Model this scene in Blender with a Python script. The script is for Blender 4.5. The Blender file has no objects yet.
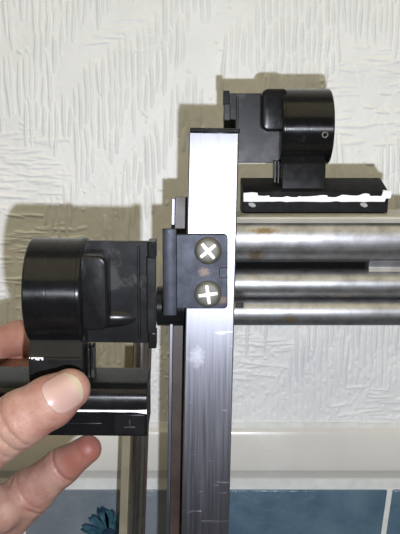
import bpy, bmesh, math, random
import numpy as np
from mathutils import Vector, Matrix
R = math.radians
random.seed(7)
rng = np.random.default_rng(11)
scene = bpy.context.scene
COL = scene.collection

# ------------------------------------------------------------------ camera, exposure, light
F = 750.0                      # focal length in pixels of the 400x534 frame
PITCH = R(7.5)
CAM = Vector((0.0, 0.0, 1.25))
UP = Vector((0, math.sin(PITCH), math.cos(PITCH)))
FWD = Vector((0, math.cos(PITCH), -math.sin(PITCH)))
cd = bpy.data.cameras.new('camera')
cd.sensor_fit = 'VERTICAL'; cd.sensor_height = 24.0; cd.lens = F * 24.0 / 534.0
cd.clip_start = 0.01; cd.clip_end = 20
cam = bpy.data.objects.new('camera', cd); COL.objects.link(cam)
cam.location = CAM; cam.rotation_euler = (R(90) - PITCH, 0, 0)
scene.camera = cam
vs = scene.view_settings
vs.view_transform = 'Standard'; vs.look = 'None'; vs.gamma = 1.0; vs.use_curve_mapping = False
vs.exposure = 0.0
scene.cycles.use_denoising = True
w = bpy.data.worlds.new('world'); scene.world = w; w.use_nodes = True
w.node_tree.nodes['Background'].inputs['Color'].default_value = (1.0, .88, .62, 1)
w.node_tree.nodes['Background'].inputs['Strength'].default_value = 0.05

# the camera's own flash: the hard shadows in the photograph go up and to the left
fl = bpy.data.lights.new('camera_flash', 'POINT'); fl.energy = 8.3; fl.color = (.87, .91, 1.0); fl.shadow_soft_size = .0035
flo = bpy.data.objects.new('camera_flash', fl); COL.objects.link(flo)
flo.location = CAM + Vector((.021, 0, 0)) - UP * .046
# soft ambient fill added overhead, drawn as an unseen broad ceiling lamp
al = bpy.data.lights.new('ceiling_fill_light', 'AREA'); al.shape = 'RECTANGLE'; al.size = 2.0; al.size_y = 1.8; al.energy = 15.5; al.color = (1.0, .87, .53)
alo = bpy.data.objects.new('ceiling_fill_light', al); COL.objects.link(alo); alo.location = (0, -0.72, 2.33)

def P(px, py, Y):
    """point on the plane at depth Y that the photograph shows at pixel px, py"""
    d = Vector(((px - 200) / F, 0, 0)) + UP * (-(py - 267) / F) + FWD
    return CAM + d * (Y / d.y)

WALL = .557

# ------------------------------------------------------------------ materials
def new_mat(name):
    m = bpy.data.materials.new(name); m.use_nodes = True
    nt = m.node_tree
    return m, nt, nt.nodes['Principled BSDF']

def nd(nt, kind, **kw):
    n = nt.nodes.new(kind)
    for k, v in kw.items():
        if k in n.inputs.keys() and not hasattr(n, k): n.inputs[k].default_value = v
        else: setattr(n, k, v)
    return n

def noise(nt, scale, detail=3, rough=.55, stretch=(1, 1, 1), coord='Object'):
    tc = nt.nodes.new('ShaderNodeTexCoord'); mp = nt.nodes.new('ShaderNodeMapping')
    mp.inputs['Scale'].default_value = stretch
    nt.links.new(tc.outputs[coord], mp.inputs['Vector'])
    n = nt.nodes.new('ShaderNodeTexNoise'); n.inputs['Scale'].default_value = scale
    n.inputs['Detail'].default_value = detail; n.inputs['Roughness'].default_value = rough
    nt.links.new(mp.outputs['Vector'], n.inputs['Vector'])
    return n.outputs['Fac']

def ramp(nt, fac, stops):
    r = nt.nodes.new('ShaderNodeValToRGB')
    els = r.color_ramp.elements
    while len(els) < len(stops): els.new(.5)
    for e, (p, c) in zip(els, stops):
        e.position = p; e.color = (*c, 1) if len(c) == 3 else c
    nt.links.new(fac, r.inputs['Fac'])
    return r.outputs['Color']

def bump(nt, bsdf, fac, strength, dist):
    b = nt.nodes.new('ShaderNodeBump'); b.inputs['Strength'].default_value = strength; b.inputs['Distance'].default_value = dist
    nt.links.new(fac, b.inputs['Height']); nt.links.new(b.outputs['Normal'], bsdf.inputs['Normal'])

def g(v): return (v, v, v)

def simple(name, stops, scale, rough=(.4, .5), metallic=0, bumpv=None, stretch=(1, 1, 1), detail=3, **kw):
    m, nt, b = new_mat(name)
    f = noise(nt, scale, detail, stretch=stretch)
    nt.links.new(ramp(nt, f, stops), b.inputs['Base Color'])
    nt.links.new(ramp(nt, f, [(.3, g(rough[0])), (.7, g(rough[1]))]), b.inputs['Roughness'])
    b.inputs['Metallic'].default_value = metallic
    for k, v in kw.items(): b.inputs[k].default_value = v
    if bumpv: bump(nt, b, noise(nt, bumpv[0], 4, stretch=stretch), bumpv[1], bumpv[2])
    return m

M = {}
ANROT = 0.25
M['paint'] = simple('textured_white_paint', [(.3, (.79, .80, .80)), (.7, (.85, .855, .85))], 30, (.42, .55), bumpv=(900, .15, .0003))
M['plain_wall'] = simple('plain_wall_paint', [(.3, (.42, .43, .44)), (.7, (.46, .47, .48))], 6, (.6, .7))
M['dark_wall'] = simple('dark_door_wall', [(.3, (.05, .05, .065)), (.7, (.08, .08, .10))], 4, (.4, .5))
M['floor'] = simple('floor_vinyl', [(.3, (.16, .17, .20)), (.7, (.22, .23, .26))], 8, (.3, .45))
M['ceiling'] = simple('ceiling_paint', [(.3, g(.6)), (.7, g(.64))], 10, (.7, .8))
M['trim'] = simple('cream_border', [(.3, (.69, .67, .62)), (.7, (.74, .725, .68))], 25, (.18, .28))
M['grout'] = simple('white_grout', [(.3, (.66, .67, .66)), (.7, (.78, .79, .78))], 120, (.6, .8))
M['smear'] = simple('greyish_smear', [(.3, g(.22)), (.7, g(.4))], 300, (.5, .6))
M['sealant'] = simple('white_sealant', [(.3, (.85, .86, .88)), (.7, (.93, .93, .95))], 300, (.35, .5), bumpv=(500, .3, .0005))

def tile_mat(name, stops):
    m, nt, b = new_mat(name)
    f = noise(nt, 26, 5, .6); nt.links.new(ramp(nt, f, stops), b.inputs['Base Color'])
    b.inputs['Roughness'].default_value = .3
    bump(nt, b, noise(nt, 85, 4), .5, .002)
    return m
M['blue_tile'] = tile_mat('blue_glazed_tile', [(.25, (.05, .10, .155)), (.5, (.088, .152, .215)), (.75, (.125, .195, .26))])
M['pale_tile'] = tile_mat('pale_blue_tile', [(.25, (.12, .15, .19)), (.5, (.17, .20, .235)), (.75, (.23, .26, .29))])
M['motif'] = simple('blue_motif_glaze', [(.35, (.02, .065, .10)), (.65, (.06, .15, .20))], 150, (.2, .3))
M['motif_dark'] = simple('dark_motif_glaze', [(.35, (.012, .03, .06)), (.65, (.03, .06, .1))], 150, (.2, .3))

def plastic(name, dust, scale, rough, lo=.010, gray=.08, spec=.4):
    m, nt, b = new_mat(name)
    f = noise(nt, scale, 5, .62, stretch=(1, 1, .8))
    nt.links.new(ramp(nt, f, [(.42, (lo, lo, lo * 1.1)), (min(.66, .95 - dust), (lo * 1.5, lo * 1.5, lo * 1.6)), (1 - dust, (gray, gray, gray * .95))]), b.inputs['Base Color'])
    f2 = noise(nt, scale * 2.4, 4)
    nt.links.new(ramp(nt, f2, [(.35, g(rough)), (.7, g(rough + .1))]), b.inputs['Roughness'])
    b.inputs['Specular IOR Level'].default_value = spec
    bump(nt, b, noise(nt, 700, 4), .04, .0005)
    return m
M['black'] = plastic('black_plastic', .12, 60, .24, spec=.35)
M['black_gloss'] = plastic('glossy_black_plastic', .05, 60, .25, .007, spec=.28)
M['black_dusty'] = plastic('dusty_black_plastic', .40, 45, .30, .008, gray=.045, spec=.24)
M['black_matt'] = plastic('matt_black_plastic', .10, 80, .23, .007, spec=.16)
M['black_dull'] = plastic('dull_black_plastic', .08, 80, .5, .009, spec=.06)
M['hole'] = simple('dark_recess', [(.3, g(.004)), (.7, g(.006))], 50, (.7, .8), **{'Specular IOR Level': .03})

def streaked(m, an, rot):
    nt = m.node_tree; b = nt.nodes['Principled BSDF']; b.inputs['Anisotropic'].default_value = an; b.inputs['Anisotropic Rotation'].default_value = rot
    t = nt.nodes.new('ShaderNodeTangent'); t.direction_type = 'RADIAL'; t.axis = 'X'; nt.links.new(t.outputs['Tangent'], b.inputs['Tangent'])
M['drum'] = plastic('turned_black_plastic', .05, 60, .23, .005, spec=.27)
streaked(M['drum'], .85, ANROT)

def metal(name, base, rough, stretch, scale, spots=(), scratch=.25, dirt=.0, scuff=False):
    m, nt, b = new_mat(name)
    b.inputs['Metallic'].default_value = 1
    f = noise(nt, scale, 4, .6, stretch=stretch)
    col = ramp(nt, f, [(.3, tuple(c * .86 for c in base)), (.7, base)])
    if dirt:
        f3 = noise(nt, 120, 5, .65)
        mx = nd(nt, 'ShaderNodeMixRGB'); mx.blend_type = 'MULTIPLY'; mx.inputs['Fac'].default_value = dirt
        nt.links.new(col, mx.inputs['Color1']); nt.links.new(ramp(nt, f3, [(.35, (.35, .32, .28)), (.6, (1, 1, 1))]), mx.inputs['Color2'])
        col = mx.outputs['Color']
    tc = nt.nodes.new('ShaderNodeTexCoord')
    for (pt, rad, c, sc) in spots:                # rust and grime with a place of their own
        mp = nd(nt, 'ShaderNodeMapping'); mp.vector_type = 'POINT'
        mp.inputs['Location'].default_value = (-pt[0] * sc[0], -pt[1] * sc[1], -pt[2] * sc[2]); mp.inputs['Scale'].default_value = sc
        nt.links.new(tc.outputs['Object'], mp.inputs['Vector'])
        ln = nd(nt, 'ShaderNodeVectorMath', operation='LENGTH'); nt.links.new(mp.outputs['Vector'], ln.inputs[0])
        ns = noise(nt, 500, 3)
        ad = nd(nt, 'ShaderNodeMath', operation='MULTIPLY_ADD'); ad.inputs[1].default_value = rad * 1.6; nt.links.new(ns, ad.inputs[0]); nt.links.new(ln.outputs['Value'], ad.inputs[2])
        mr = nd(nt, 'ShaderNodeMapRange'); mr.inputs['From Min'].default_value = rad * 2.0; mr.inputs['From Max'].default_value = rad * 1.2
        nt.links.new(ad.outputs[0], mr.inputs['Value'])
        mx = nd(nt, 'ShaderNodeMixRGB'); nt.links.new(mr.outputs[0], mx.inputs['Fac']); nt.links.new(col, mx.inputs['Color1']); mx.inputs['Color2'].default_value = (*c, 1)
        col = mx.outputs['Color']
    if scuff:                                     # thin cross scratches
        f4 = noise(nt, 9, 2, .5, stretch=(4, 4, 42))
        f5 = noise(nt, 60, 2, .5, stretch=(1, 1, 1))
        mu = nd(nt, 'ShaderNodeMath', operation='MULTIPLY')
        nt.links.new(ramp(nt, f4, [(.655, g(0)), (.675, g(1)), (.70, g(0))]), mu.inputs[0]); nt.links.new(ramp(nt, f5, [(.48, g(0)), (.6, g(1))]), mu.inputs[1])
        mx = nd(nt, 'ShaderNodeMixRGB'); nt.links.new(mu.outputs[0], mx.inputs['Fac']); nt.links.new(col, mx.inputs['Color1']); mx.inputs['Color2'].default_value = (.8, .8, .84, 1)
        col = mx.outputs['Color']
    nt.links.new(col, b.inputs['Base Color'])
    nt.links.new(ramp(nt, f, [(.3, g(rough)), (.7, g(rough + .1))]), b.inputs['Roughness'])
    bump(nt, b, f, scratch, .0003)
    return m

# ------------------------------------------------------------------ mesh helpers
WM = {}                                            # world matrix of each root
def thing(name, label, cat, mat=Matrix.Identity(4), group=None, kind=None):
    o = bpy.data.objects.new(name, None); COL.objects.link(o)
    o.empty_display_size = .01
    o.matrix_world = mat; WM[o.name] = mat.copy()
    if label: o['label'] = label
    if cat: o['category'] = cat
    if group: o['group'] = group
    if kind: o['kind'] = kind
    return o

def obj(name, bm, mat, parent=None, world=False, smooth=None, label=None, kind=None):
    if world and parent is not None:
        bmesh.ops.transform(bm, matrix=WM[parent.name].inverted(), verts=bm.verts)
    bmesh.ops.recalc_face_normals(bm, faces=bm.faces)
    me = bpy.data.meshes.new(name); bm.to_mesh(me); bm.free()
    o = bpy.data.objects.new(name, me); COL.objects.link(o)
    me.materials.append(mat)
    if parent is not None: o.parent = parent; WM[o.name] = WM[parent.name]
    else: WM[o.name] = Matrix.Identity(4)
    if smooth is not None:
        me.polygons.foreach_set('use_smooth', [True] * len(me.polygons))
        me.set_sharp_from_angle(angle=R(smooth))
    if label: o['label'] = label
    if kind: o['kind'] = kind
    return o

def bevel(bm, w, seg=2, angle=30):
    es = [e for e in bm.edges if len(e.link_faces) == 2 and e.calc_face_angle(0) > R(angle)]
    if es and w > 0: bmesh.ops.bevel(bm, geom=es, offset=w, segments=seg, profile=.5, affect='EDGES', clamp_overlap=True)

def box(x0, x1, y0, y1, z0, z1, bev=0, seg=2, into=None):
    bm = bmesh.new()
    bmesh.ops.create_cube(bm, size=1)
    for v in bm.verts:
        v.co = Vector((x0 if v.co.x < 0 else x1, y0 if v.co.y < 0 else y1, z0 if v.co.z < 0 else z1))
    bevel(bm, bev, seg)
    return join(into, bm) if into is not None else bm

def join(a, b):
    me = bpy.data.meshes.new('t'); b.to_mesh(me); b.free(); a.from_mesh(me); bpy.data.meshes.remove(me)
    return a

def prism(pts, axis, a, b, bev=0, seg=2, angle=30):
    """extrude a closed 2-D outline along an axis ('x': pts are y,z; 'y': pts are x,z; 'z': pts are x,y)"""
    bm = bmesh.new()
    def mk(p, t):
        return {'x': (t, p[0], p[1]), 'y': (p[0], t, p[1]), 'z': (p[0], p[1], t)}[axis]
    va = [bm.verts.new(mk(p, a)) for p in pts]; vb = [bm.verts.new(mk(p, b)) for p in pts]
    n = len(pts)
    bm.faces.new(va); bm.faces.new(vb[::-1])
    for i in range(n): bm.faces.new((va[i], vb[i], vb[(i + 1) % n], va[(i + 1) % n]))
    bmesh.ops.recalc_face_normals(bm, faces=bm.faces)
    bevel(bm, bev, seg, angle)
    return bm

def rrect(x0, x1, z0, z1, r, n=6, corners=(1, 1, 1, 1)):
    """rounded rectangle outline; corners order: lower left, lower right, upper right, upper left"""
    out = []
    for k, (cx, cz, a0) in enumerate(((x0, z0, 180), (x1, z0, 270), (x1, z1, 0), (x0, z1, 90))):
        rr = r if corners[k] else 1e-5
        ox = cx + rr if cx == x0 else cx - rr; oz = cz + rr if cz == z0 else cz - rr
        m = n if corners[k] else 0
        for i in range(m + 1):
            a = R(a0 + 90 * (i / m if m else .5)); out.append((ox + rr * math.cos(a), oz + rr * math.sin(a)))
    return out

def lathe(prof, axis, c, n=48):
    """revolve (t, r) pairs about an axis through c"""
    bm = bmesh.new(); rings = []
    for t, r in prof:
        ring = []
        for i in range(n):
            a = 2 * math.pi * i / n; u, v = r * math.cos(a), r * math.sin(a)
            p = {'x': (t, u, v), 'y': (u, t, v), 'z': (u, v, t)}[axis]
            ring.append(bm.verts.new(Vector(p) + Vector(c)))
        rings.append(ring)
    for a, b in zip(rings, rings[1:]):
        for i in range(n): bm.faces.new((a[i], a[(i + 1) % n], b[(i + 1) % n], b[i]))
    bm.faces.new(rings[0]); bm.faces.new(rings[-1])
    return bm

# ------------------------------------------------------------------ the room
def struct(name, bm, m, parent=None, smooth=None):
    o = obj(name, bm, m, parent, smooth=smooth)
    if parent is None: o['kind'] = 'structure'
    return o
RX, RYF, RZ = 1.15, -1.75, 2.4
struct('floor', box(-RX, RX, RYF, WALL + .1, -.05, 0), M['floor'])
struct('ceiling', box(-RX, RX, RYF, WALL + .1, RZ, RZ + .05), M['ceiling'])
struct('wall_left', box(-RX - .05, -RX, RYF, WALL + .1, 0, RZ), M['plain_wall'])
struct('wall_right', box(RX, RX + .05, RYF, WALL + .1, 0, RZ), M['plain_wall'])
struct('wall_front', box(-RX, RX, RYF - .05, RYF, 0, RZ), M['dark_wall'])

# comb-textured paint, as relief in the mesh
def vnoise(x, y, seed):
    x0 = np.floor(x).astype(int); y0 = np.floor(y).astype(int); fx = x - x0; fy = y - y0
    fx = fx * fx * (3 - 2 * fx); fy = fy * fy * (3 - 2 * fy)
    def h(a, b):
        n = (a * 374761393 + b * 668265263 + seed * 1442695) & 0x7fffffff
        n = ((n ^ (n >> 13)) * 1274126177) & 0x7fffffff
        return ((n ^ (n >> 16)) & 0xffff) / 65535.0
    return (h(x0, y0) * (1 - fx) + h(x0 + 1, y0) * fx) * (1 - fy) + (h(x0, y0 + 1) * (1 - fx) + h(x0 + 1, y0 + 1) * fx) * fy

PX = WALL / F                                     # one photograph pixel on the wall, metres
ztop_ref = P(200, 0, WALL).z
trim_top = P(200, 428, WALL).z
U0, U1 = -90.0, 490.0
V0 = -60.0
V1 = (ztop_ref - trim_top) / PX + 4
STEP = .72
us = np.arange(U0, U1 + .01, STEP); vv = np.arange(V0, V1 + .01, STEP)
UU, VV = np.meshgrid(us, vv)                      # rows v
H = np.zeros_like(UU)
def stroke(u, v, length, width, ang, amp):
    ca, sa = math.cos(ang), math.sin(ang)
    rad = length / 2 + width * 3
    i0 = max(0, int((u - rad - U0) / STEP)); i1 = min(len(us), int((u + rad - U0) / STEP) + 2)
    j0 = max(0, int((v - rad - V0) / STEP)); j1 = min(len(vv), int((v + rad - V0) / STEP) + 2)
    if i0 >= i1 or j0 >= j1: return
    du = UU[j0:j1, i0:i1] - u; dv = VV[j0:j1, i0:i1] - v
    s = du * ca + dv * sa; t = -du * sa + dv * ca
    t = t + .9 * np.sin(s / 9 + u) * .6
    e = np.clip(1 - (2 * s / length) ** 2, 0, 1) ** .55
    wv = width * (.55 + .45 * e)
    b = amp * e * np.exp(-np.abs(t / (wv * 1.02)) ** 2.2)
    H[j0:j1, i0:i1] = np.maximum(H[j0:j1, i0:i1], b)
def vmask(u, v):
    a = np.float64(u); b = np.float64(v)
    return float(vnoise((a + b * .75) / 34, (b - a * .5) / 120, 3) * .75 + vnoise(a / 22, b / 40, 5) * .25)
u = U0
horiz = [(20, 165, 58, 44), (365, 100, 48, 60), (125, 32, 30, 20), (60, 262, 80, 46), (255, 352, 40, 26), (375, 405, 45, 22)]
def in_h(u, v): return any(((u - a) / c) ** 2 + ((v - b) / d) ** 2 < 1 for a, b, c, d in horiz)
while u < U1:
    u += random.uniform(4.8, 7.0)
    v = V0 + random.uniform(0, 30)
    while v < V1 + 20:
        fine = v > 335
        L = random.uniform(24, 62) if not fine else random.uniform(8, 22)
        c = v + L / 2
        if vmask(u, c) > .45 and not in_h(u, c):
            stroke(u + random.uniform(-.8, .8), c, L, random.uniform(1.25, 1.9), R(90 + random.uniform(-4, 4)), random.uniform(.55, 1.0) * (.4 if fine else 1))
            v += L * random.uniform(.72, 1.1)
        else:
            v += random.uniform(6, 14)
for (a, b, c, d) in horiz:
    for k in range(int(c * d / 40)):
        uu_, v_ = a + random.uniform(-c, c), b + random.uniform(-d, d)
        if ((uu_ - a) / c) ** 2 + ((v_ - b) / d) ** 2 > 1: continue
        stroke(uu_, v_, random.uniform(12, 40), random.uniform(1.1, 1.8), R(random.uniform(-9, 9)), random.uniform(.25, .55))
for k in range(700):
    stroke(random.uniform(U0, U1), random.uniform(330, V1), random.uniform(3, 10), random.uniform(.9, 1.8), R(90 + random.uniform(-40, 40)), random.uniform(.15, .4))
for k in range(420):
    stroke(random.uniform(U0, U1), random.uniform(V0, V1), random.uniform(2, 7), random.uniform(.9, 1.7), random.uniform(0, 3.1), random.uniform(.2, .5))
H += .22 * (vnoise(UU / 14, VV / 26, 21) - .5) + .12 * (vnoise(UU / 4.2, VV / 5.5, 22) - .5) + .07 * vnoise(UU / 2.1, VV / 2.3, 23)
RELIEF = .0020
Xs = (UU - 200) * PX; Zs = ztop_ref - VV * PX; Ys = WALL - H * RELIEF
nr, nc = UU.shape
verts = np.stack([Xs, Ys, Zs], -1).reshape(-1, 3)
idx = np.arange(nr * nc).reshape(nr, nc)
quads = np.stack([idx[:-1, :-1], idx[1:, :-1], idx[1:, 1:], idx[:-1, 1:]], -1).reshape(-1, 4)
me = bpy.data.meshes.new('wall_back')
me.vertices.add(len(verts)); me.vertices.foreach_set('co', verts.astype(np.float32).ravel())
me.loops.add(quads.size); me.loops.foreach_set('vertex_index', quads.astype(np.int32).ravel())
me.polygons.add(len(quads)); me.polygons.foreach_set('loop_start', np.arange(0, quads.size, 4, dtype=np.int32))
me.update(); me.validate()
me.polygons.foreach_set('use_smooth', [True] * len(quads))
me.materials.append(M['paint'])
wall = bpy.data.objects.new('wall_back', me); COL.objects.link(wall); wall['kind'] = 'structure'
WM[wall.name] = Matrix.Identity(4)
# plain wall round the combed part, and the masonry behind it
xa, xb = Xs[0, 0], Xs[0, -1]; za = Zs[0, 0]
bm = box(-RX, xa, WALL, WALL + .02, 0, RZ)
box(xb, RX, WALL, WALL + .02, 0, RZ, into=bm); box(xa, xb, WALL, WALL + .02, za, RZ, into=bm)
box(-RX, RX, WALL + .02, WALL + .08, 0, RZ, into=bm)
obj('plain_margin', bm, M['paint'], wall)

# cream border strip with a rounded lower lip
zt = lambda py, Y=WALL - .006: P(200, py, Y).z
z_a, z_b, z_c, z_d = zt(429), zt(469), zt(482), zt(491)
prof = [(WALL, z_a), (WALL - .0035, z_a), (WALL - .0065, z_a - .0022), (WALL - .0075, z_a - .005), (WALL - .0075, z_b + .002), (WALL - .0068, z_b - .001),
        (WALL - .0045, z_b - .0045), (WALL - .002, z_c), (WALL, z_c)]
bm = prism(prof, 'x', -RX, RX)
struct('trim_1', bm, M['trim'], smooth=20)
bm = prism([(WALL, z_a + .0035), (WALL - .0016, z_a + .003), (WALL - .0038, z_a - .0005), (WALL, z_a - .0005)], 'x', -RX, RX)
struct('trim_2', bm, M['grout'], smooth=20)
# grout bed and tiles below
TY = WALL - .005
obj('grout_bed', box(-RX, RX, WALL - .0032, WALL, z_d - .48, z_c + .001, 0), M['grout'], wall)
def quad_tile(a, b, zt_, zb_, sl=0.0, sr=0.0):
    bm = bmesh.new()
    pts = [(a + sl, zb_), (b + sr, zb_), (b, zt_), (a, zt_)]
    return prism(pts, 'y', TY, WALL - .001, .0012, 2)
xj = P(390.5, 491, TY).x                          # joint that the photograph shows at the right
x_mid = P(206, 491, TY).x
TW = xj - x_mid
GW = .0042
rows = [(z_d, z_d - TW)] + [(z_d - k * (TW + GW), z_d - k * (TW + GW) - TW) for k in (1, 2)]
for r, (t0, t1) in enumerate(rows):
    sl = -.105 * (t0 - t1) if r == 0 else 0
    for k in range(-3, 4):
        a = x_mid + k * TW + GW / 2; b = x_mid + (k + 1) * TW - GW / 2
        lean_l = sl if (k == 1) else 0; lean_r = sl if (k == 0) else 0
        pale = (r == 0 and k == -1)
        o = obj('tile', quad_tile(a, b, t0, t1, lean_l, lean_r), M['pale_tile'] if pale else M['blue_tile'], wall, smooth=30, label='pale grey-blue tile with a blue flower' if pale else None)
        if pale: decor = o
# flower print on the pale tile: petals in thin glaze
def petals(cx, cz, n, r0, r1, wid, y, jit, dz=0):
    bm = bmesh.new()
    for k in range(n):
        a = 2 * math.pi * (k + random.uniform(-.25, .25)) / n; L = r1 * random.uniform(1 - jit, 1 + jit)
        ca, sa = math.cos(a), math.sin(a); vs_ = []
        for s, t in ((r0, -.25), (r0 + (L - r0) * .5, -.5), (r0 + (L - r0) * .85, -.45), (L, -.12), (L * .93, .05), (L, .3), (r0 + (L - r0) * .8, .5), (r0 + (L - r0) * .4, .42), (r0, .25)):
            tt = t * wid; vs_.append((cx + ca * s - sa * tt, cz + sa * s + ca * tt))
        va = [bm.verts.new((p[0], y, p[1])) for p in vs_]; vb = [bm.verts.new((p[0], TY + .0002, p[1])) for p in vs_]
        bm.faces.new(va)
        for i in range(len(va)): bm.faces.new((va[i], va[(i + 1) % len(va)], vb[(i + 1) % len(vb)], vb[i]))
    return bm
fc = P(109, 534, TY)
obj('flower_centre', lathe([(TY - .0002, .0045), (TY + .0005, .005)], 'y', (fc.x, 0, fc.z), 20), M['motif_dark'], decor)
obj('flower_outline', petals(fc.x, fc.z, 13, .004, .0215, .0085, TY - .00008, .12), M['motif_dark'], decor)
obj('flower_petals', petals(fc.x, fc.z, 13, .005, .0195, .0062, TY - .00016, .12), M['motif'], decor)
fc2 = P(70, 620, TY)
join_b = petals(fc2.x, fc2.z, 11, .004, .018, .008, TY - .0001, .12)
obj('flower_petals', join_b, M['motif'], decor)

# ceiling lamp panel invented to carry the added fill light
fill = thing('ceiling_fill_panel', 'broad white ceiling lamp panel spanning the middle of the ceiling, added for soft ambient light', 'fill', Matrix.Translation((0, -.72, RZ)))
obj('fill_panel_frame', box(-1.02, 1.02, -.92, .92, -.05, 0, .008), M['ceiling'], fill)

# ------------------------------------------------------------------ shower frame: post, rails, bracket
PY = .400
lean = math.atan2(8.0, 396)
def post_x(px, py, Y=PY): return P(px, py, Y)
top = P(214, 131, PY)
frame = thing('shower_frame', 'silver aluminium shower frame corner with upright post, three horizontal rails and screwed bracket', 'frame',
              Matrix.Translation((P(205, 534, PY).x - .018, PY + .012, 0)))
rust = (.22, .16, .10)
def wpt(px, py, Y):
    return P(px, py, Y) - WM[frame.name].translation
M['post'] = metal('brushed_aluminium_post', (.20, .20, .225), .315, (120, 120, 1.2), 6, scratch=.10, scuff=True,
    spots=[(wpt(197, 357, PY), .0042, (.30, .30, .33), (1, .3, .75)), (wpt(214, 156, PY), .0022, (.6, .6, .64), (.35, .3, 1.6))])
M['rail'] = metal('worn_aluminium_rail', (.43, .43, .44), .43, (1.5, 90, 90), 7, scratch=.07, dirt=.45,
    spots=[(wpt(265, 231, .407), .0035, rust, (.45, .3, 2.0)), (wpt(256, 257, .407), .0045, (.24, .19, .13), (1, .3, 1)), (wpt(347, 298, .41), .0022, (.62, .50, .36), (.6, .3, 1.2)), (wpt(290, 320, .41), .002, (.4, .3, .18), (.5, .3, 1))])
M['steel'] = metal('gunmetal_bracket', (.036, .038, .046), .40, (1, 1, 1), 90, scratch=.25, dirt=.5,
    spots=[(wpt(204, 272, PY - .002), .0026, (.085, .065, .055), (.75, .3, 1.1)), (wpt(222, 300, PY - .002), .002, (.075, .058, .048), (.6, .3, 1))])
M['screw'] = simple('dull_screw_steel', [(.3, (.085, .082, .068)), (.7, (.135, .13, .105))], 260, (.42, .55), .3)
M['slot'] = simple('glint_white_recess', [(.3, (.86, .86, .88)), (.7, (.95, .95, .97))], 200, (.3, .4), 0.0)  # flash glint in the cross put in as near-white colour
M['chrome'] = metal('chrome_tube', (.42, .41, .38), .2, (60, 60, 1), 5, scratch=.1, dirt=.2)
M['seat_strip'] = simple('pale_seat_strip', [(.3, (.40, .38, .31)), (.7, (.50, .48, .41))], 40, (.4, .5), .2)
M['beige'] = simple('dull_beige_strip', [(.3, (.22, .19, .13)), (.7, (.30, .27, .19))], 40, (.35, .5))
M['brown'] = simple('brown_seal_and_shade', [(.3, (.035, .022, .016)), (.7, (.06, .04, .03))], 60, (.4, .5))  # seal colour; on the rear channel it carries the recess shade

# post: a long box leaning by about one degree
tl, tr = P(188.8, 132, PY), P(239.3, 132, PY)
pw = tr.x - tl.x; cxp = (tl.x + tr.x) / 2; zt_post = tl.z
LEAN = Matrix.Translation((cxp, PY, zt_post)) @ Matrix.Rotation(math.atan(.0205), 4, 'Y')
_pv = P(210, 270, PY)
LEAN = Matrix.Translation(_pv) @ Matrix.Rotation(R(-1.5), 4, 'X') @ Matrix.Translation(-_pv) @ LEAN
def leanbox(x0, x1, y0, y1, z0, z1, bev, seg=2):
    bm = box(x0, x1, y0, y1, z0, z1, bev, seg); bmesh.ops.transform(bm, matrix=LEAN, verts=bm.verts); return bm
hw = pw / 2
PL = -(zt_post - .004)
post = obj('post', leanbox(-hw, hw, 0, .026, PL, 0, .0007), M['post'], frame, True, smooth=20)
# cap over the post's end
bm = box(-hw + .0005, hw + .0004, -.0006, .0265, -.0004, .0022, .0007)
bmesh.ops.transform(bm, matrix=LEAN, verts=bm.verts)
obj('post_cap', bm, M['black_matt'], post, True, smooth=20, label='thin black cap over the top end of the post')
# rear channel: a back leaf that shows left of the post, with a forward lip
zc = P(184, 196, PY + .03).z - zt_post
bm = leanbox(-hw - .0075, -hw + .006, .0262, .029, PL, zc, .0003)
obj('rear_channel', bm, M['brown'], frame, True, smooth=20, label='channel behind the left edge of the post, recess shade coloured in dark brown')
bm = leanbox(-hw - .0092, -hw - .0072, .018, .029, PL, zc - .001, .0004)
obj('channel_lip', bm, M['post'], frame, True, smooth=20)

# rails run from behind the post out to the right
xr0 = cxp + hw * .2; xr1 = P(520, 270, .41).x
def rail_profile(zt_, zb_, yc, ry, n=20, flat=.006):
    zc_ = (zt_ + zb_) / 2; rz = (zt_ - zb_) / 2
    pts = []
    for i in range(n + 1):
        a = R(90 + 180 * i / n)
        s = abs(math.sin(a)) ** 1.0 * (1 if math.sin(a) >= 0 else -1); c = -abs(math.cos(a)) ** 1.0
        pts.append((yc + ry * c, zc_ + rz * s))
    pts = [(y_ - (z_ - zc_) * .14, z_) for y_, z_ in pts]
    return pts + [(yc + flat, zb_), (yc + flat, zt_)]
YR = .419
z = lambda py, Y=.409: P(240, py, Y).z
# upper rail with its flat seat above
zu0, zu1 = z(219), z(264.5)
bm = prism(rail_profile(zu0, zu1, YR, .0125), 'x', xr0, xr1)
upper = obj('upper_rail', bm, M['rail'], frame, True, smooth=20)
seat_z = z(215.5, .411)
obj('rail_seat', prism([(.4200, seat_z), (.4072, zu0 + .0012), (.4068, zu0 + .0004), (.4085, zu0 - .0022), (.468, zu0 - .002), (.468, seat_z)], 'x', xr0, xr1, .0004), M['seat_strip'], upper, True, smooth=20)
zm0, zm1 = z(272), z(301)
obj('middle_rail', prism(rail_profile(zm0, zm1, YR, .0095), 'x', xr0, xr1), M['rail'], frame, True, smooth=20)
zl0, zl1 = z(301.4), z(329)
obj('lower_rail', prism(rail_profile(zl0, zl1, YR - .0005, .0085), 'x', xr0, xr1), M['rail'], frame, True, smooth=20)
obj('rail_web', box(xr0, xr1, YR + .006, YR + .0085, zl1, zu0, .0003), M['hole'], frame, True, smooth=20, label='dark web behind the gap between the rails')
xs = P(370, 268, .412).x
fz0, fz1 = z(263.5), z(272.8)
fm = (fz0 + fz1) / 2
obj('slot_filler', prism([(.4135, fz0 + .001), (.4150, fm + .001), (.4155, fm - .0006), (.4140, fz1 - .001), (YR + .0055, fz1 - .001), (YR + .0055, fz0 + .001)], 'x', xs, xr1, .0003), M['rail'], frame, True, smooth=20)
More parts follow.
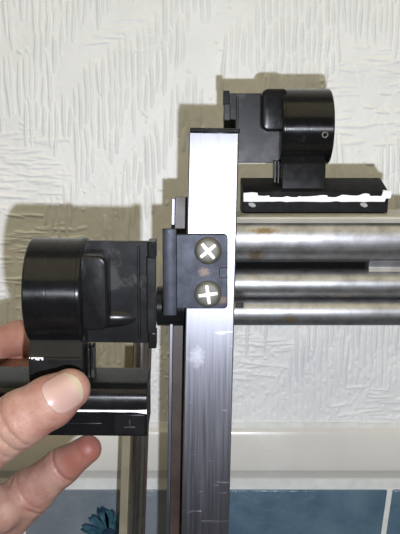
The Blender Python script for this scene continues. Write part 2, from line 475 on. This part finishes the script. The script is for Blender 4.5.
# small bolt under the bracket corner
bp = P(240, 305.5, .408)
bm = bmesh.new()
for k in range(5):
    join(bm, lathe([(k * .0009, .0012), (k * .0009 + .00045, .0018), (k * .0009 + .0009, .0012)], 'x', (bp.x - .0025, .4085, bp.z), 16))
obj('bolt', bm, M['rail'], frame, True, smooth=50)

# black plug showing under the bracket, left of the post
a = P(156, 331, .412); b = P(186, 288, .412)
bm = lathe([(a.x, .0108), (a.x + .0006, .0114), (b.x - .002, .0114), (b.x + .004, .0114)], 'x', (0, .4235, (a.z + b.z) / 2), 32)
obj('rail_plug', bm, M['black_matt'], frame, True, smooth=20, label='black round plug poking out left of the post')

# bracket plate with its bent flange
yb = PY - .0016
def bx(px, py, Y=yb): q = P(px, py, Y); return q.x, q.z
x0, z1 = bx(170, 234); x1, z0 = bx(227.5, 308.5)
bracket = obj('bracket', prism(rrect(x0, x1, z0, z1, .0022, 6, (0, 1, 1, 0)), 'y', yb - .0006, PY + .0003, .0005, 2), M['steel'], frame, True, smooth=20, label='dark grey steel bracket plate with rounded corners')
# raised rim on the right and lower edge
fx0, fz_1 = bx(162.5, 228.5); fx1, fz_0 = bx(173.5, 315.5)
n = 14; pts = []
for i in range(n + 1):
    t = i / n; pts.append((fx0 + (fx1 + .002 - fx0) * t, yb - .0010 - .0004 * math.sin(math.pi * t) - .0003 * (1 - t)))
pts = [(fx0, yb + .002)] + pts + [(fx1 + .002, yb + .002)]
obj('flange', prism(pts, 'z', fz_0, fz_1, .0004), M['steel'], bracket, True, smooth=20)
# small raised notch
nx, nz = bx(224, 272)
obj('tab', prism(rrect(nx - .0026, nx + .0019, nz - .0030, nz + .0026, .0012), 'y', yb - .0016, yb, .0003), M['steel'], bracket, True, smooth=20)
def screw(px, py, rot):
    cx, cz = bx(px, py, yb - .002); r = .0073
    prof = [(yb, r * .97), (yb - .0008, r), (yb - .0015, r * .95), (yb - .0021, r * .86), (yb - .0024, r * .72), (yb - .0025, r * .4), (yb - .00252, r * .1)]
    s = obj('screw', lathe(prof, 'y', (cx, 0, cz), 40), M['screw'], bracket, True, smooth=60)
    L, w_ = .0051, .00095
    plus = [(-w_, -w_), (-w_ * .8, -L), (w_ * .8, -L), (w_, -w_), (L, -w_ * .8), (L, w_ * .8), (w_, w_), (w_ * .8, L), (-w_ * .8, L), (-w_, w_), (-L, w_ * .8), (-L, -w_ * .8)]
    a = R(rot); ca, sa = math.cos(a), math.sin(a)
    bm = prism([(cx + ca * p - sa * q, cz + sa * p + ca * q) for p, q in plus], 'y', yb - .00275, yb - .001)
    return s, bm
for (px, py, rot) in ((208, 251, 40), (208, 294.5, 8)):
    s, bm = screw(px, py, rot)
    # the cross recess belongs to the screw; the screw is already a sub-part, so it joins the same mesh with its own material
    bmesh.ops.recalc_face_normals(bm, faces=bm.faces)
    bmesh.ops.transform(bm, matrix=WM[frame.name].inverted(), verts=bm.verts)
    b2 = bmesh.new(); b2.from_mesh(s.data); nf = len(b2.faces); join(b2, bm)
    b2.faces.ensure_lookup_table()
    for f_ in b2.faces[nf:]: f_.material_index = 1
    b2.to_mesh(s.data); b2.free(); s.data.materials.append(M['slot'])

# ------------------------------------------------------------------ roller clips
MM = .001
def roller_clip(name, label, mat, m, le, cz, Rr, prof, neck_top, bar_neg, bar_pos, plate_z, boss_z, gloss, residue):
    """m = +1: the plate goes to +x of the drum. Local mm; z = 0 is the underside of the foot bar, x = 0 the drum's middle."""
    t = thing(name, label, 'roller clip', mat)
    def put(nm, bm, mt, sm=20, lab=None, par=None):
        bmesh.ops.transform(bm, matrix=Matrix.Diagonal((MM * m, MM, MM, 1)), verts=bm.verts)
        if m < 0: bmesh.ops.reverse_faces(bm, faces=bm.faces)
        return obj(nm, bm, mt, par or t, smooth=sm, label=lab)
    Lh = 15
    # drum with a fine rim at the plate side
    drum = put('drum', lathe([(-le, Rr - 5), (-le, Rr - .8), (-le + .8, Rr), (-le + .95, Rr), (-1.1, Rr), (-1, Rr), (-.6, Rr - .12), (-.2, Rr), (-.1, Rr), (Lh - 2.3, Rr), (Lh - 2.2, Rr), (Lh - 1.9, Rr + .5), (Lh - .5, Rr + .5), (Lh, Rr), (Lh, Rr - 5)], 'x', (0, 0, cz), 72), M['drum'], 50)
    # small boss holes on the drum's front
    for (hx, hz, rr) in ((-9, -5.5, 1.9), (-8.5, 15.5, .9)):
        yy = -math.sqrt(Rr * Rr - hz * hz)
        nrm = Vector((0, yy, hz)).normalized()
        bm = lathe([(-.2, rr * .55), (.25, rr * .6), (.35, rr * .8), (.25, rr), (-.3, rr)], 'z', (0, 0, 0), 20)
        q = nrm.to_track_quat('Z', 'Y').to_matrix().to_4x4(); q.translation = Vector((hx, yy, cz + hz))
        bmesh.ops.transform(bm, matrix=q, verts=bm.verts)
        if m < 0: put('rivet', bm, M['screw'] if rr > 1.2 else M['black_matt'], 50, par=drum)
        else: bm.free()
    # flat plate with a lip at its end
    pz0, pz1 = plate_z
    put('plate', prism(rrect(Lh - 2, Lh + 32.5, pz0, pz1, .8), 'y', -1.5, 1.5, .4), M['black_dusty'])
    if m > 0: put('plate_scoop', lathe([(Lh - 1, 5.6), (Lh + 9, 5.6), (Lh + 16, 4.9), (Lh + 22, 3.4), (Lh + 27, 1.0)], 'x', (0, 1.2, pz0 + 12.5), 40), gloss, 50)
    lip = box(Lh + 29, Lh + 33, -6, 2, pz0 + 6.5, pz1 - 6.5, .5)
    put('plate_lip', lip, M['black'])
    put('lip_block', box(Lh + 29.6, Lh + 33.4, -6.8, 2, pz1 - 7, pz1 + 1, .5), M['black_matt'])
    put('lip_block', box(Lh + 29.6, Lh + 33.4, -6.8, 2, pz0 - 1, pz0 + 7, .5), M['black_matt'])
    put('plate_rib', prism([(Lh + 24.5, -2.3), (Lh + 25.2, -2.3), (Lh + 25.6, -1.4), (Lh + 24.1, -1.4)], 'z', pz0 + 2, pz1 - 2), M['black_dusty'])
    # rounded boss beside the drum
    b0, b1 = boss_z
    bm = prism(rrect(Lh - 3, Lh + 11.5, b0, b1, 4.2, 8, (0, 1, 1, 0)), 'y', -Rr * .62, 0, 2.0, 4)
    boss = put('boss', bm, gloss, 20)
    # neck and foot bar
    yb0 = prof[0][0]
    put('neck', prism([(-Rr * .72, neck_top), (-Rr * .78, neck_top - 1), (-Rr * .78, 8), (4, 8), (4, cz - Rr * .5), (-Rr * .5, cz - Rr * .6)], 'x', -10.5, Lh - .3, .6), gloss)
    bm = bmesh.new()
    for k, (px0, px1) in enumerate(((Lh + .3, Lh + 1.4), (Lh + 2.0, Lh + 3.4))):
        box(px0, px1, -9 + k, 0, 10, neck_top + .5, .25, into=bm)
    put('pin', bm, M['black_dusty'], 20)
    bar = put('foot_bar', prism(prof, 'x', bar_neg, bar_pos, .5, 2, 45), M['drum'] if m > 0 else M['black_dull'], 20)
    residue(put, bar, prof, bar_neg, bar_pos)
    return t

def residue_right(put, bar, prof, a, b):
    """white sealant left along the front edge"""
    yf, zf = prof[1][0], prof[1][1]
    slope = (prof[2][1] - zf) / (prof[2][0] - yf)
    N = 150; bm = bmesh.new(); prev = None
    for i in range(N + 1):
        x = a - 1.2 + (b - a + .8) * i / N
        s = (x - a) / (b - a)                        # 0 = outer end (right in the photograph)
        nz = float(vnoise(np.array([x / 9.0]), np.array([1.5]), 9)[0]); n2 = float(vnoise(np.array([x / 4.0]), np.array([7.5]), 4)[0])
        toff = 2.2 - 2.8 * (nz - .45) + 1.6 * (n2 - .5)
        if .05 < s < .13 or .36 < s < .42: toff += 1.0
        if .62 < s < .82: toff += 1.2
        if s > .9: toff -= 1.6
        toff = min(max(toff, -1.2), 3.2)
        if s < .04: toff = -.8
        zt_s = zf - toff; zb_s = zf - 5.8 + .5 * (n2 - .5) + (1.8 if s < .02 else 0)
        fy = lambda q: yf + (zf - q) * .098 if q < zf else yf + (q - zf) * 1.2
        th = .75 if s > .05 else 1.1
        pts = [(fy(zt_s) + .25, zt_s), (fy(zt_s) - th * .7, zt_s - .1), (fy(zt_s - .8) - th, zt_s - .8), (fy(zb_s + .6) - th * .9, zb_s + .6), (fy(zb_s) - th * .5, zb_s), (fy(zb_s) + .25, zb_s)]
        ring = [bm.verts.new((x, p[0], p[1])) for p in pts]
        if prev:
            for k in range(6): bm.faces.new((prev[k], ring[k], ring[(k + 1) % 6], prev[(k + 1) % 6]))
        else: bm.faces.new(ring)
        prev = ring
    bm.faces.new(prev[::-1])
    put('sealant_residue', bm, M['sealant'], 50, 'white sealant smeared along the front edge', bar)
    for x, k in ((a + 14, 0), (a + 78, 1)):
        bm = lathe([(-.25, 1.4), (.1, 1.3), (.2, .5)], 'y', (0, 0, 0), 14)
        for v in bm.verts: v.co = Vector((v.co.x * 1.5 + v.co.z * .5, v.co.y * -1, v.co.z))
        bmesh.ops.translate(bm, vec=(x, yf - .05, 4.6), verts=bm.verts)
        put('sealant_spot', bm, M['smear'], 50, par=bar)
    bm = bmesh.new()
    for x in (a + 28, a + 46, a + 60): box(x, x + .4, yf + .25, yf + .8, 1, zf - 5, .1, into=bm)
    put('moulded_rib', bm, M['black_dull'], par=bar)

def residue_left(put, bar, prof, a, b):
    yf, zf = prof[1][0], prof[1][1]
    N = 90; bm = bmesh.new(); prev = None
    for i in range(N + 1):
        x = a + 20 + (b - a - 20.2) * i / N
        n2 = float(vnoise(np.array([x / 3.0]), np.array([2.5]), 4)[0])
        th = .55 + .4 * (n2 - .5) + (1.1 * max(0, (i / N - .93) / .07))
        pts = [(yf + .6 * th, zf + .2 + .6 * th), (yf - .35, zf + .1 + th * .2), (yf - .35, zf - th * .8), (yf + .3, zf - th)]
        ring = [bm.verts.new((x, p[0], p[1])) for p in pts]
        if prev:
            for k in range(4): bm.faces.new((prev[k], ring[k], ring[(k + 1) % 4], prev[(k + 1) % 4]))
        else: bm.faces.new(ring)
        prev = ring
    bm.faces.new(prev[::-1])
    put('sealant_residue', bm, M['sealant'], 50, 'thin white line of sealant along the front edge', bar)
    # square embossed pad with a small mark near the end
    x0, x1 = b - 15.5, b - 1.2
    bm = box(x0, x1, yf - .35, yf + .1, 1.2, zf - 1.8, .25)
    put('moulded_pad', bm, M['black_gloss'], par=bar)
    bm = box(x0 + 4.5, x0 + 10, yf - .6, yf, 4.6, 5.2, .1); box(x0 + 7, x0 + 7.6, yf - .6, yf, 5, 8.4, .1, into=bm)
    put('moulded_mark', bm, M['black_dusty'], par=bar)
    bm = box(x0 - 28, x0 - 6, yf - .2, yf + .1, 6.2, 6.7, .1)
    put('moulded_rib', bm, M['black'], par=bar)
    # flakes on the neck ledge
    bm = bmesh.new()
    for k in range(7):
        q = random.uniform(.4, 1.1)
        box(-10 + k * .95, -10 + k * .95 + q, -NECKY - .25, -NECKY + .5, NZ - .9 + random.uniform(-.7, .3), NZ - .2, .1, into=bm)
    put('sealant_flake', bm, M['sealant'], par=bar)

# right clip: stands on the rail seat, partly behind the post
drum_c = P(308.5, 127, .452)
yc = .452
base_z = seat_z + .0003
profR = [(-20.8, 0), (-22, 12.2), (-1, 19.6), (6, 19.6), (6, 0)]
czR = (drum_c.z - base_z) / MM
matR = Matrix.Translation((P(307, 127, yc - .012).x, yc, base_z))
roller_clip('roller_clip', 'black plastic roller clip standing on the rail behind the post, foot edged with white sealant', matR, -1, 14.5, czR, 22.0, profR, czR - 20.5, -46, 37.3, (czR - 21, czR + 19.5), (czR - 3, czR + 21), M['black_matt'], residue_right)

# left clip: held in the hand, nearer to the camera
TILT = R(6)
dl = P(56.5, 290, .357)
czL = 66.0
NECKY, NZ = 25.2 * .78, czL - 27.0
profL = [(-21, 0), (-21, 13), (-20.7, 15), (-20.3, 17), (-19.75, 19), (-19, 20.9), (-17.6, 22.6), (-15.2, 23.8), (-11.5, 24.4), (5, 24.8), (5, 0)]
rot = Matrix.Rotation(TILT, 4, 'X') @ Matrix.Rotation(R(.6), 4, 'Y')
matL = Matrix.Translation(dl) @ rot @ Matrix.Translation((0, 0, -czL * MM))
roller_clip('roller_clip', 'black plastic roller clip held between thumb and fingers, with a glossy foot bar', matL, 1, 11.3, czL, 25.2, profL, NZ, -47, 44.8, (czL - 26, czL + 24.5), (czL - 15.5, czL + 20.5), M['black_gloss'], residue_left)

# ------------------------------------------------------------------ chrome upright further back on the left
pb, pt = P(131.5, 534, .49), P(138, 343, .49)
dirv = (pt - pb); dirv.y = 0; dirv.normalize()
ang = math.atan2(dirv.x, dirv.z)
zt_tube = P(139, 318, .49).z
foot = pb - dirv * (pb.z / dirv.z)
tube_m = Matrix.Translation((foot.x, .49, 0)) @ Matrix.Rotation(ang, 4, 'Y')
up = thing('chrome_upright', 'thin chrome upright standing near the wall, behind the hand-held clip', 'pole', tube_m)
hh = zt_tube / math.cos(ang)
obj('tube', lathe([(0.002, .0056), (.003, .0062), (hh - .001, .0062), (hh, .0055)], 'z', (.0025, 0, 0), 40), M['chrome'], up, smooth=20)
obj('side_strip', box(-.0085, -.0025, -.003, .003, .002, hh - .004, .0008), M['beige'], up, smooth=20, label='dull beige strip along the left of the tube')
obj('edge_seal', box(.0072, .0092, -.004, .003, .002, hh - .004, .0006), M['brown'], up, smooth=20, label='dark seal along the right of the tube')

# ------------------------------------------------------------------ the hand (one continuous surface)
def p3(px, py, Y): return np.array(P(px, py, Y))
BONES = {}
def chain(name, pts): BONES[name] = [(p3(*q[:3]), q[3] * MM) for q in pts]
chain('thumb', [(-150, 560, .352, 17), (-62, 474, .331, 15.5), (22, 418, .3225, 12.2), (50, 402, .3225, 11.2), (70, 389, .326, 9.2)])
chain('index', [(-105, 425, .392, 13), (-30, 354, .408, 10.6), (18, 338, .407, 9.2), (52, 345, .399, 7.6)])
chain('middle', [(-88, 480, .398, 12.5), (-32, 385, .418, 10.4), (22, 368, .409, 9.0), (62, 372, .398, 7.6)])
chain('ring', [(-40, 560, .386, 16), (30, 492, .376, 12.0), (62, 466.5, .371, 9.2), (87.5, 449, .367, 7.2)])
chain('little', [(-18, 618, .382, 11), (20, 612, .352, 9.2), (2, 596, .334, 7.8), (-16, 588, .330, 6.6)])
PALM = [((-250, 600, .385, 22), (-105, 425, .392, 14)), ((-250, 600, .385, 22), (-88, 480, .396, 15)), ((-250, 620, .385, 22), (-52, 560, .386, 14)),
        ((-250, 640, .385, 21), (-18, 618, .382, 13)), ((-230, 620, .375, 21), (-80, 520, .36, 17)), ((-80, 540, .37, 16), (-10, 545, .376, 12)), ((-60, 490, .352, 15), (-4, 510, .364, 12.5)),
        ((-330, 655, .388, 26), (-240, 615, .385, 23)), ((-520, 740, .392, 32), (-330, 655, .388, 25))]
PALM = [((p3(*a[:3]), a[3] * MM), (p3(*b[:3]), b[3] * MM)) for a, b in PALM]
def cone(p, a, ra, b, rb):
    ab = b - a; t = np.clip(((p - a) @ ab) / (ab @ ab), 0, 1)
    return np.linalg.norm(p - a - t[..., None] * ab, axis=-1) - (ra + (rb - ra) * t)
def smin(a, b, k):
    h = np.clip(.5 + .5 * (b - a) / k, 0, 1)
    return b + (a - b) * h - k * h * (1 - h)
def view_dir(p): v = np.array(CAM) - p; return v / np.linalg.norm(v)
CREASES = []                                       # (point, axis, palmar direction, depth, sigma)
def crease(ch, i, f, depth, sig, facing=1):
    a, b = BONES[ch][i][0], BONES[ch][i + 1][0]; ax = (b - a) / np.linalg.norm(b - a); q = a + (b - a) * f
    CREASES.append((ch, q, ax, view_dir(q) * facing, depth * MM, sig * MM))
crease('ring', 2, .12, 1.5, .9); crease('ring', 2, .0, .5, .8); crease('ring', 1, .0, 1.4, .9); crease('ring', 1, .14, .7, .8); crease('ring', 0, .62, .8, 1.0)
for f_, d_ in ((.66, .6), (.76, .8), (.87, .95), (.98, .8)): crease('thumb', 1, f_, d_, .65)
for f_, d_ in ((.08, .4), (.2, .3)): crease('thumb', 2, f_, d_, .6)
crease('thumb', 1, .35, .35, 1.2)
def hand_sdf(p):
    palm = None
    for (a, ra), (b, rb) in PALM:
        d = cone(p, a, ra, b, rb); palm = d if palm is None else smin(palm, d, .010)
    out = palm
    for nm, ch in BONES.items():
        fd = None
        for (a, ra), (b, rb) in zip(ch, ch[1:]):
            d = cone(p, a, ra, b, rb); fd = d if fd is None else smin(fd, d, .0035)
        for (cn, q, ax, pal, dep, sig) in CREASES:
            if cn != nm: continue
            v = p - q; s = v @ ax; rad = v - s[..., None] * ax
            side = (rad @ pal) / (np.linalg.norm(rad, axis=-1) + 1e-6)
            near = np.exp(-(s / sig) ** 2) * np.clip(side * 1.6 + .2, 0, 1) * (np.linalg.norm(v, axis=-1) < .022)
            fd = fd + dep * near
        out = np.minimum(out, smin(palm, fd, .006 if nm != 'thumb' else .010))
    return out

VOX = .00085; BL = 8
allp = np.array([q for ch in BONES.values() for q, r in ch] + [a[0] for a, b in PALM] + [b[0] for a, b in PALM])
lo = allp.min(0) - .040; hi = allp.max(0) + .040
nb = np.ceil((hi - lo) / (VOX * BL)).astype(int)
dims = nb * BL + 1
D = np.full(dims, 1.0, np.float32)
bi = np.stack(np.meshgrid(*[np.arange(k) for k in nb], indexing='ij'), -1).reshape(-1, 3)
dc = hand_sdf(lo + (bi + .5) * BL * VOX)
act = bi[np.abs(dc) < BL * VOX * 1.15]
inn = bi[dc <= -BL * VOX * 1.15]
for i, j, k in inn: D[i * BL:(i + 1) * BL + 1, j * BL:(j + 1) * BL + 1, k * BL:(k + 1) * BL + 1] = -1
loc = np.stack(np.meshgrid(*[np.arange(BL + 1)] * 3, indexing='ij'), -1).reshape(-1, 3)
CH = 400
for c in range(0, len(act), CH):
    A = act[c:c + CH]
    pts = (lo + (A[:, None, :] * BL + loc[None]) * VOX)
    dv = hand_sdf(pts.reshape(-1, 3)).reshape(len(A), BL + 1, BL + 1, BL + 1)
    for (i, j, k), q in zip(A, dv): D[i * BL:(i + 1) * BL + 1, j * BL:(j + 1) * BL + 1, k * BL:(k + 1) * BL + 1] = q

def surface_nets(D):
    ins = D < 0
    s = np.zeros(tuple(np.array(D.shape) - 1), np.int8)
    for a in (0, 1):
        for b in (0, 1):
            for c in (0, 1): s += ins[a:D.shape[0] - 1 + a, b:D.shape[1] - 1 + b, c:D.shape[2] - 1 + c]
    cells = np.argwhere((s > 0) & (s < 8))
    ids = np.full(s.shape, -1, np.int64); ids[tuple(cells.T)] = np.arange(len(cells))
    acc = np.zeros((len(cells), 3)); cnt = np.zeros(len(cells))
    cor = [(a, b, c) for a in (0, 1) for b in (0, 1) for c in (0, 1)]
    for x in cor:
        for ax in range(3):
            if x[ax]: continue
            y = list(x); y[ax] = 1
            dx = D[tuple((cells + x).T)]; dy = D[tuple((cells + y).T)]
            mk = (dx < 0) != (dy < 0)
            t = np.where(mk, dx / np.where(mk, dx - dy, 1), 0)
            pos = np.array(x, float)[None] + t[:, None] * (np.array(y) - np.array(x))[None]
            acc[mk] += pos[mk]; cnt[mk] += 1
    V = cells + acc / cnt[:, None]
    faces = []
    for ax in range(3):
        sl0 = [slice(None)] * 3; sl1 = [slice(None)] * 3; sl0[ax] = slice(0, -1); sl1[ax] = slice(1, None)
        e = np.argwhere(ins[tuple(sl0)] != ins[tuple(sl1)])
        u_, v_ = [k for k in range(3) if k != ax]
        e = e[(e[:, u_] > 0) & (e[:, v_] > 0) & (e[:, u_] < D.shape[u_] - 1) & (e[:, v_] < D.shape[v_] - 1)]
        du = np.zeros(3, int); du[u_] = 1; dv = np.zeros(3, int); dv[v_] = 1
        q = np.stack([ids[tuple((e - du - dv).T)], ids[tuple((e - dv).T)], ids[tuple(e.T)], ids[tuple((e - du).T)]], -1)
        flip = ins[tuple(e.T)] ^ (ax == 1)
        q[~flip] = q[~flip][:, ::-1]
        faces.append(q)
    return V, np.concatenate(faces)
V, Q = surface_nets(D)
V = lo + V * VOX
# one relaxation pass against voxel stepping
ed = np.concatenate([Q[:, [0, 1]], Q[:, [1, 2]], Q[:, [2, 3]], Q[:, [3, 0]]])
for it in range(2):
    sm = np.zeros_like(V); ct = np.zeros(len(V))
    np.add.at(sm, ed[:, 0], V[ed[:, 1]]); np.add.at(ct, ed[:, 0], 1)
    V = V + .5 * (sm / np.maximum(ct, 1)[:, None] - V)

hand = thing('hand', 'bare left hand pinching the glossy foot bar of a roller clip', 'hand', Matrix.Translation(p3(-250, 600, .385)))
hl = np.array(WM[hand.name].translation)
me = bpy.data.meshes.new('skin')
me.from_pydata([], [], [])
me.vertices.add(len(V)); me.vertices.foreach_set('co', (V - hl).astype(np.float32).ravel())
me.loops.add(Q.size); me.loops.foreach_set('vertex_index', Q.astype(np.int32).ravel())
me.polygons.add(len(Q)); me.polygons.foreach_set('loop_start', np.arange(0, Q.size, 4, dtype=np.int32))
me.update(); me.validate()
me.polygons.foreach_set('use_smooth', [True] * len(Q))
# skin redness where skin is redder: finger pads, the sides of the nail, creases
red = np.zeros(len(V))
def spot(q, r, a): red[:] = np.maximum(red, a * np.exp(-(np.linalg.norm(V - q, axis=1) / r) ** 2))
spot(BONES['ring'][3][0] + view_dir(BONES['ring'][3][0]) * .007, .012, .95)
spot(BONES['ring'][2][0] * .45 + BONES['ring'][3][0] * .55 + np.array([0, -.007, 0]), .010, .9)
spot(BONES['ring'][1][0] + np.array([0, -.009, 0]), .007, .45)
spot(p3(58, 424, .322), .010, .5); spot(p3(40, 392, .32), .006, .35); spot(p3(72, 412, .322), .008, .55)
for nm in ('index', 'middle'):
    for q, r in BONES[nm][1:]: spot(q, .016, .8)
at = me.attributes.new('redness', 'FLOAT', 'POINT'); at.data.foreach_set('value', red.astype(np.float32))
m, nt, b = new_mat('skin')
an = nd(nt, 'ShaderNodeAttribute'); an.attribute_name = 'redness'
f1 = noise(nt, 95, 5, .6)
c1 = ramp(nt, f1, [(.3, (.30, .14, .105)), (.5, (.36, .20, .155)), (.7, (.44, .27, .21))])
mx = nd(nt, 'ShaderNodeMixRGB'); nt.links.new(an.outputs['Fac'], mx.inputs['Fac']); nt.links.new(c1, mx.inputs['Color1']); mx.inputs['Color2'].default_value = (.27, .085, .06, 1)
nt.links.new(mx.outputs['Color'], b.inputs['Base Color'])
b.inputs['Roughness'].default_value = .5
b.inputs['Subsurface Weight'].default_value = .12; b.inputs['Subsurface Radius'].default_value = (.004, .0015, .0008); b.inputs['Subsurface Scale'].default_value = 1.0
vor = nd(nt, 'ShaderNodeTexVoronoi'); vor.inputs['Scale'].default_value = 900
tc = nd(nt, 'ShaderNodeTexCoord'); nt.links.new(tc.outputs['Object'], vor.inputs['Vector'])
bump(nt, b, vor.outputs['Distance'], .16, .0006)
M['skin'] = m
so = bpy.data.objects.new('skin', me); COL.objects.link(so); so.parent = hand; me.materials.append(m)

# thumbnail: a thin curved shell laid on the thumb, facing the camera
m, nt, b = new_mat('nail')
at_ = nd(nt, 'ShaderNodeAttribute'); at_.attribute_name = 'along'
nt.links.new(ramp(nt, at_.outputs['Fac'], [(.0, (.43, .31, .26)), (.10, (.42, .28, .245)), (.25, (.40, .25, .22)), (.76, (.40, .26, .22)), (.84, (.38, .30, .215)), (1.0, (.40, .32, .23))]), b.inputs['Base Color'])
b.inputs['Roughness'].default_value = .33; b.inputs['Coat Weight'].default_value = .15
M['nail'] = m
def nail(ch, centre, tip, halfw, facing):
    c = p3(*centre); tp = p3(*tip); ax = tp - c; half = np.linalg.norm(ax); ax /= half
    nrm = facing - (facing @ ax) * ax; nrm /= np.linalg.norm(nrm); sd = np.cross(ax, nrm)
    NU, NV = 30, 24; g_ = np.zeros((NU, NV, 3)); al = np.zeros((NU, NV))
    for i in range(NU):
        for j in range(NV):
            s = -1 + 2 * i / (NU - 1); t = -1 + 2 * j / (NV - 1)
            wid = halfw * (1 - max(0, -s - .3) ** 2 * .55 - max(0, s - .55) ** 2 * 1.6)
            ss = s * half * (1 - .18 * t * t * (1 if s > 0 else .9))
            g_[i, j] = c + ax * ss + sd * t * wid + nrm * .016; al[i, j] = (ss / half + 1) / 2
    pts = g_.reshape(-1, 3)
    for it in range(40): pts = pts - nrm * (hand_sdf(pts) * .85)[:, None]
    g_ = pts.reshape(NU, NV, 3)
    # smooth, lift
    for it in range(6):
        k = g_.copy(); k[1:-1, 1:-1] = (g_[:-2, 1:-1] + g_[2:, 1:-1] + g_[1:-1, :-2] + g_[1:-1, 2:]) / 4; g_ = k
    tt = np.linspace(-1, 1, NV)[None, :, None]; si = np.linspace(-1, 1, NU)[:, None, None]
    lift = .00055 + .0007 * (1 - tt ** 2) + .0004 * np.clip(si, 0, 1)
    outer = g_ + nrm * lift; inner = g_ - nrm * .0006
    bm = bmesh.new(); lay = bm.verts.layers.float.new('along')
    vo = [[bm.verts.new(outer[i, j] - hl) for j in range(NV)] for i in range(NU)]
    vi = [[bm.verts.new(inner[i, j] - hl) for j in range(NV)] for i in range(NU)]
    for i in range(NU):
        for j in range(NV): vo[i][j][lay] = al[i, j]; vi[i][j][lay] = al[i, j]
    for i in range(NU - 1):
        for j in range(NV - 1):
            bm.faces.new((vo[i][j], vo[i + 1][j], vo[i + 1][j + 1], vo[i][j + 1])); bm.faces.new((vi[i][j + 1], vi[i + 1][j + 1], vi[i + 1][j], vi[i][j]))
    for i in range(NU - 1):
        bm.faces.new((vo[i][0], vi[i][0], vi[i + 1][0], vo[i + 1][0])); bm.faces.new((vo[i][-1], vo[i + 1][-1], vi[i + 1][-1], vi[i][-1]))
    for j in range(NV - 1):
        bm.faces.new((vo[0][j], vo[0][j + 1], vi[0][j + 1], vi[0][j])); bm.faces.new((vo[-1][j], vi[-1][j], vi[-1][j + 1], vo[-1][j + 1]))
    obj('thumbnail', bm, M['nail'], hand, smooth=60, label='pale thumbnail with a yellowish free edge')
nail('thumb', (63, 392, .316), (79, 381, .320), .0082, view_dir(p3(63, 392, .318)) + np.array([0, 0, .15]))
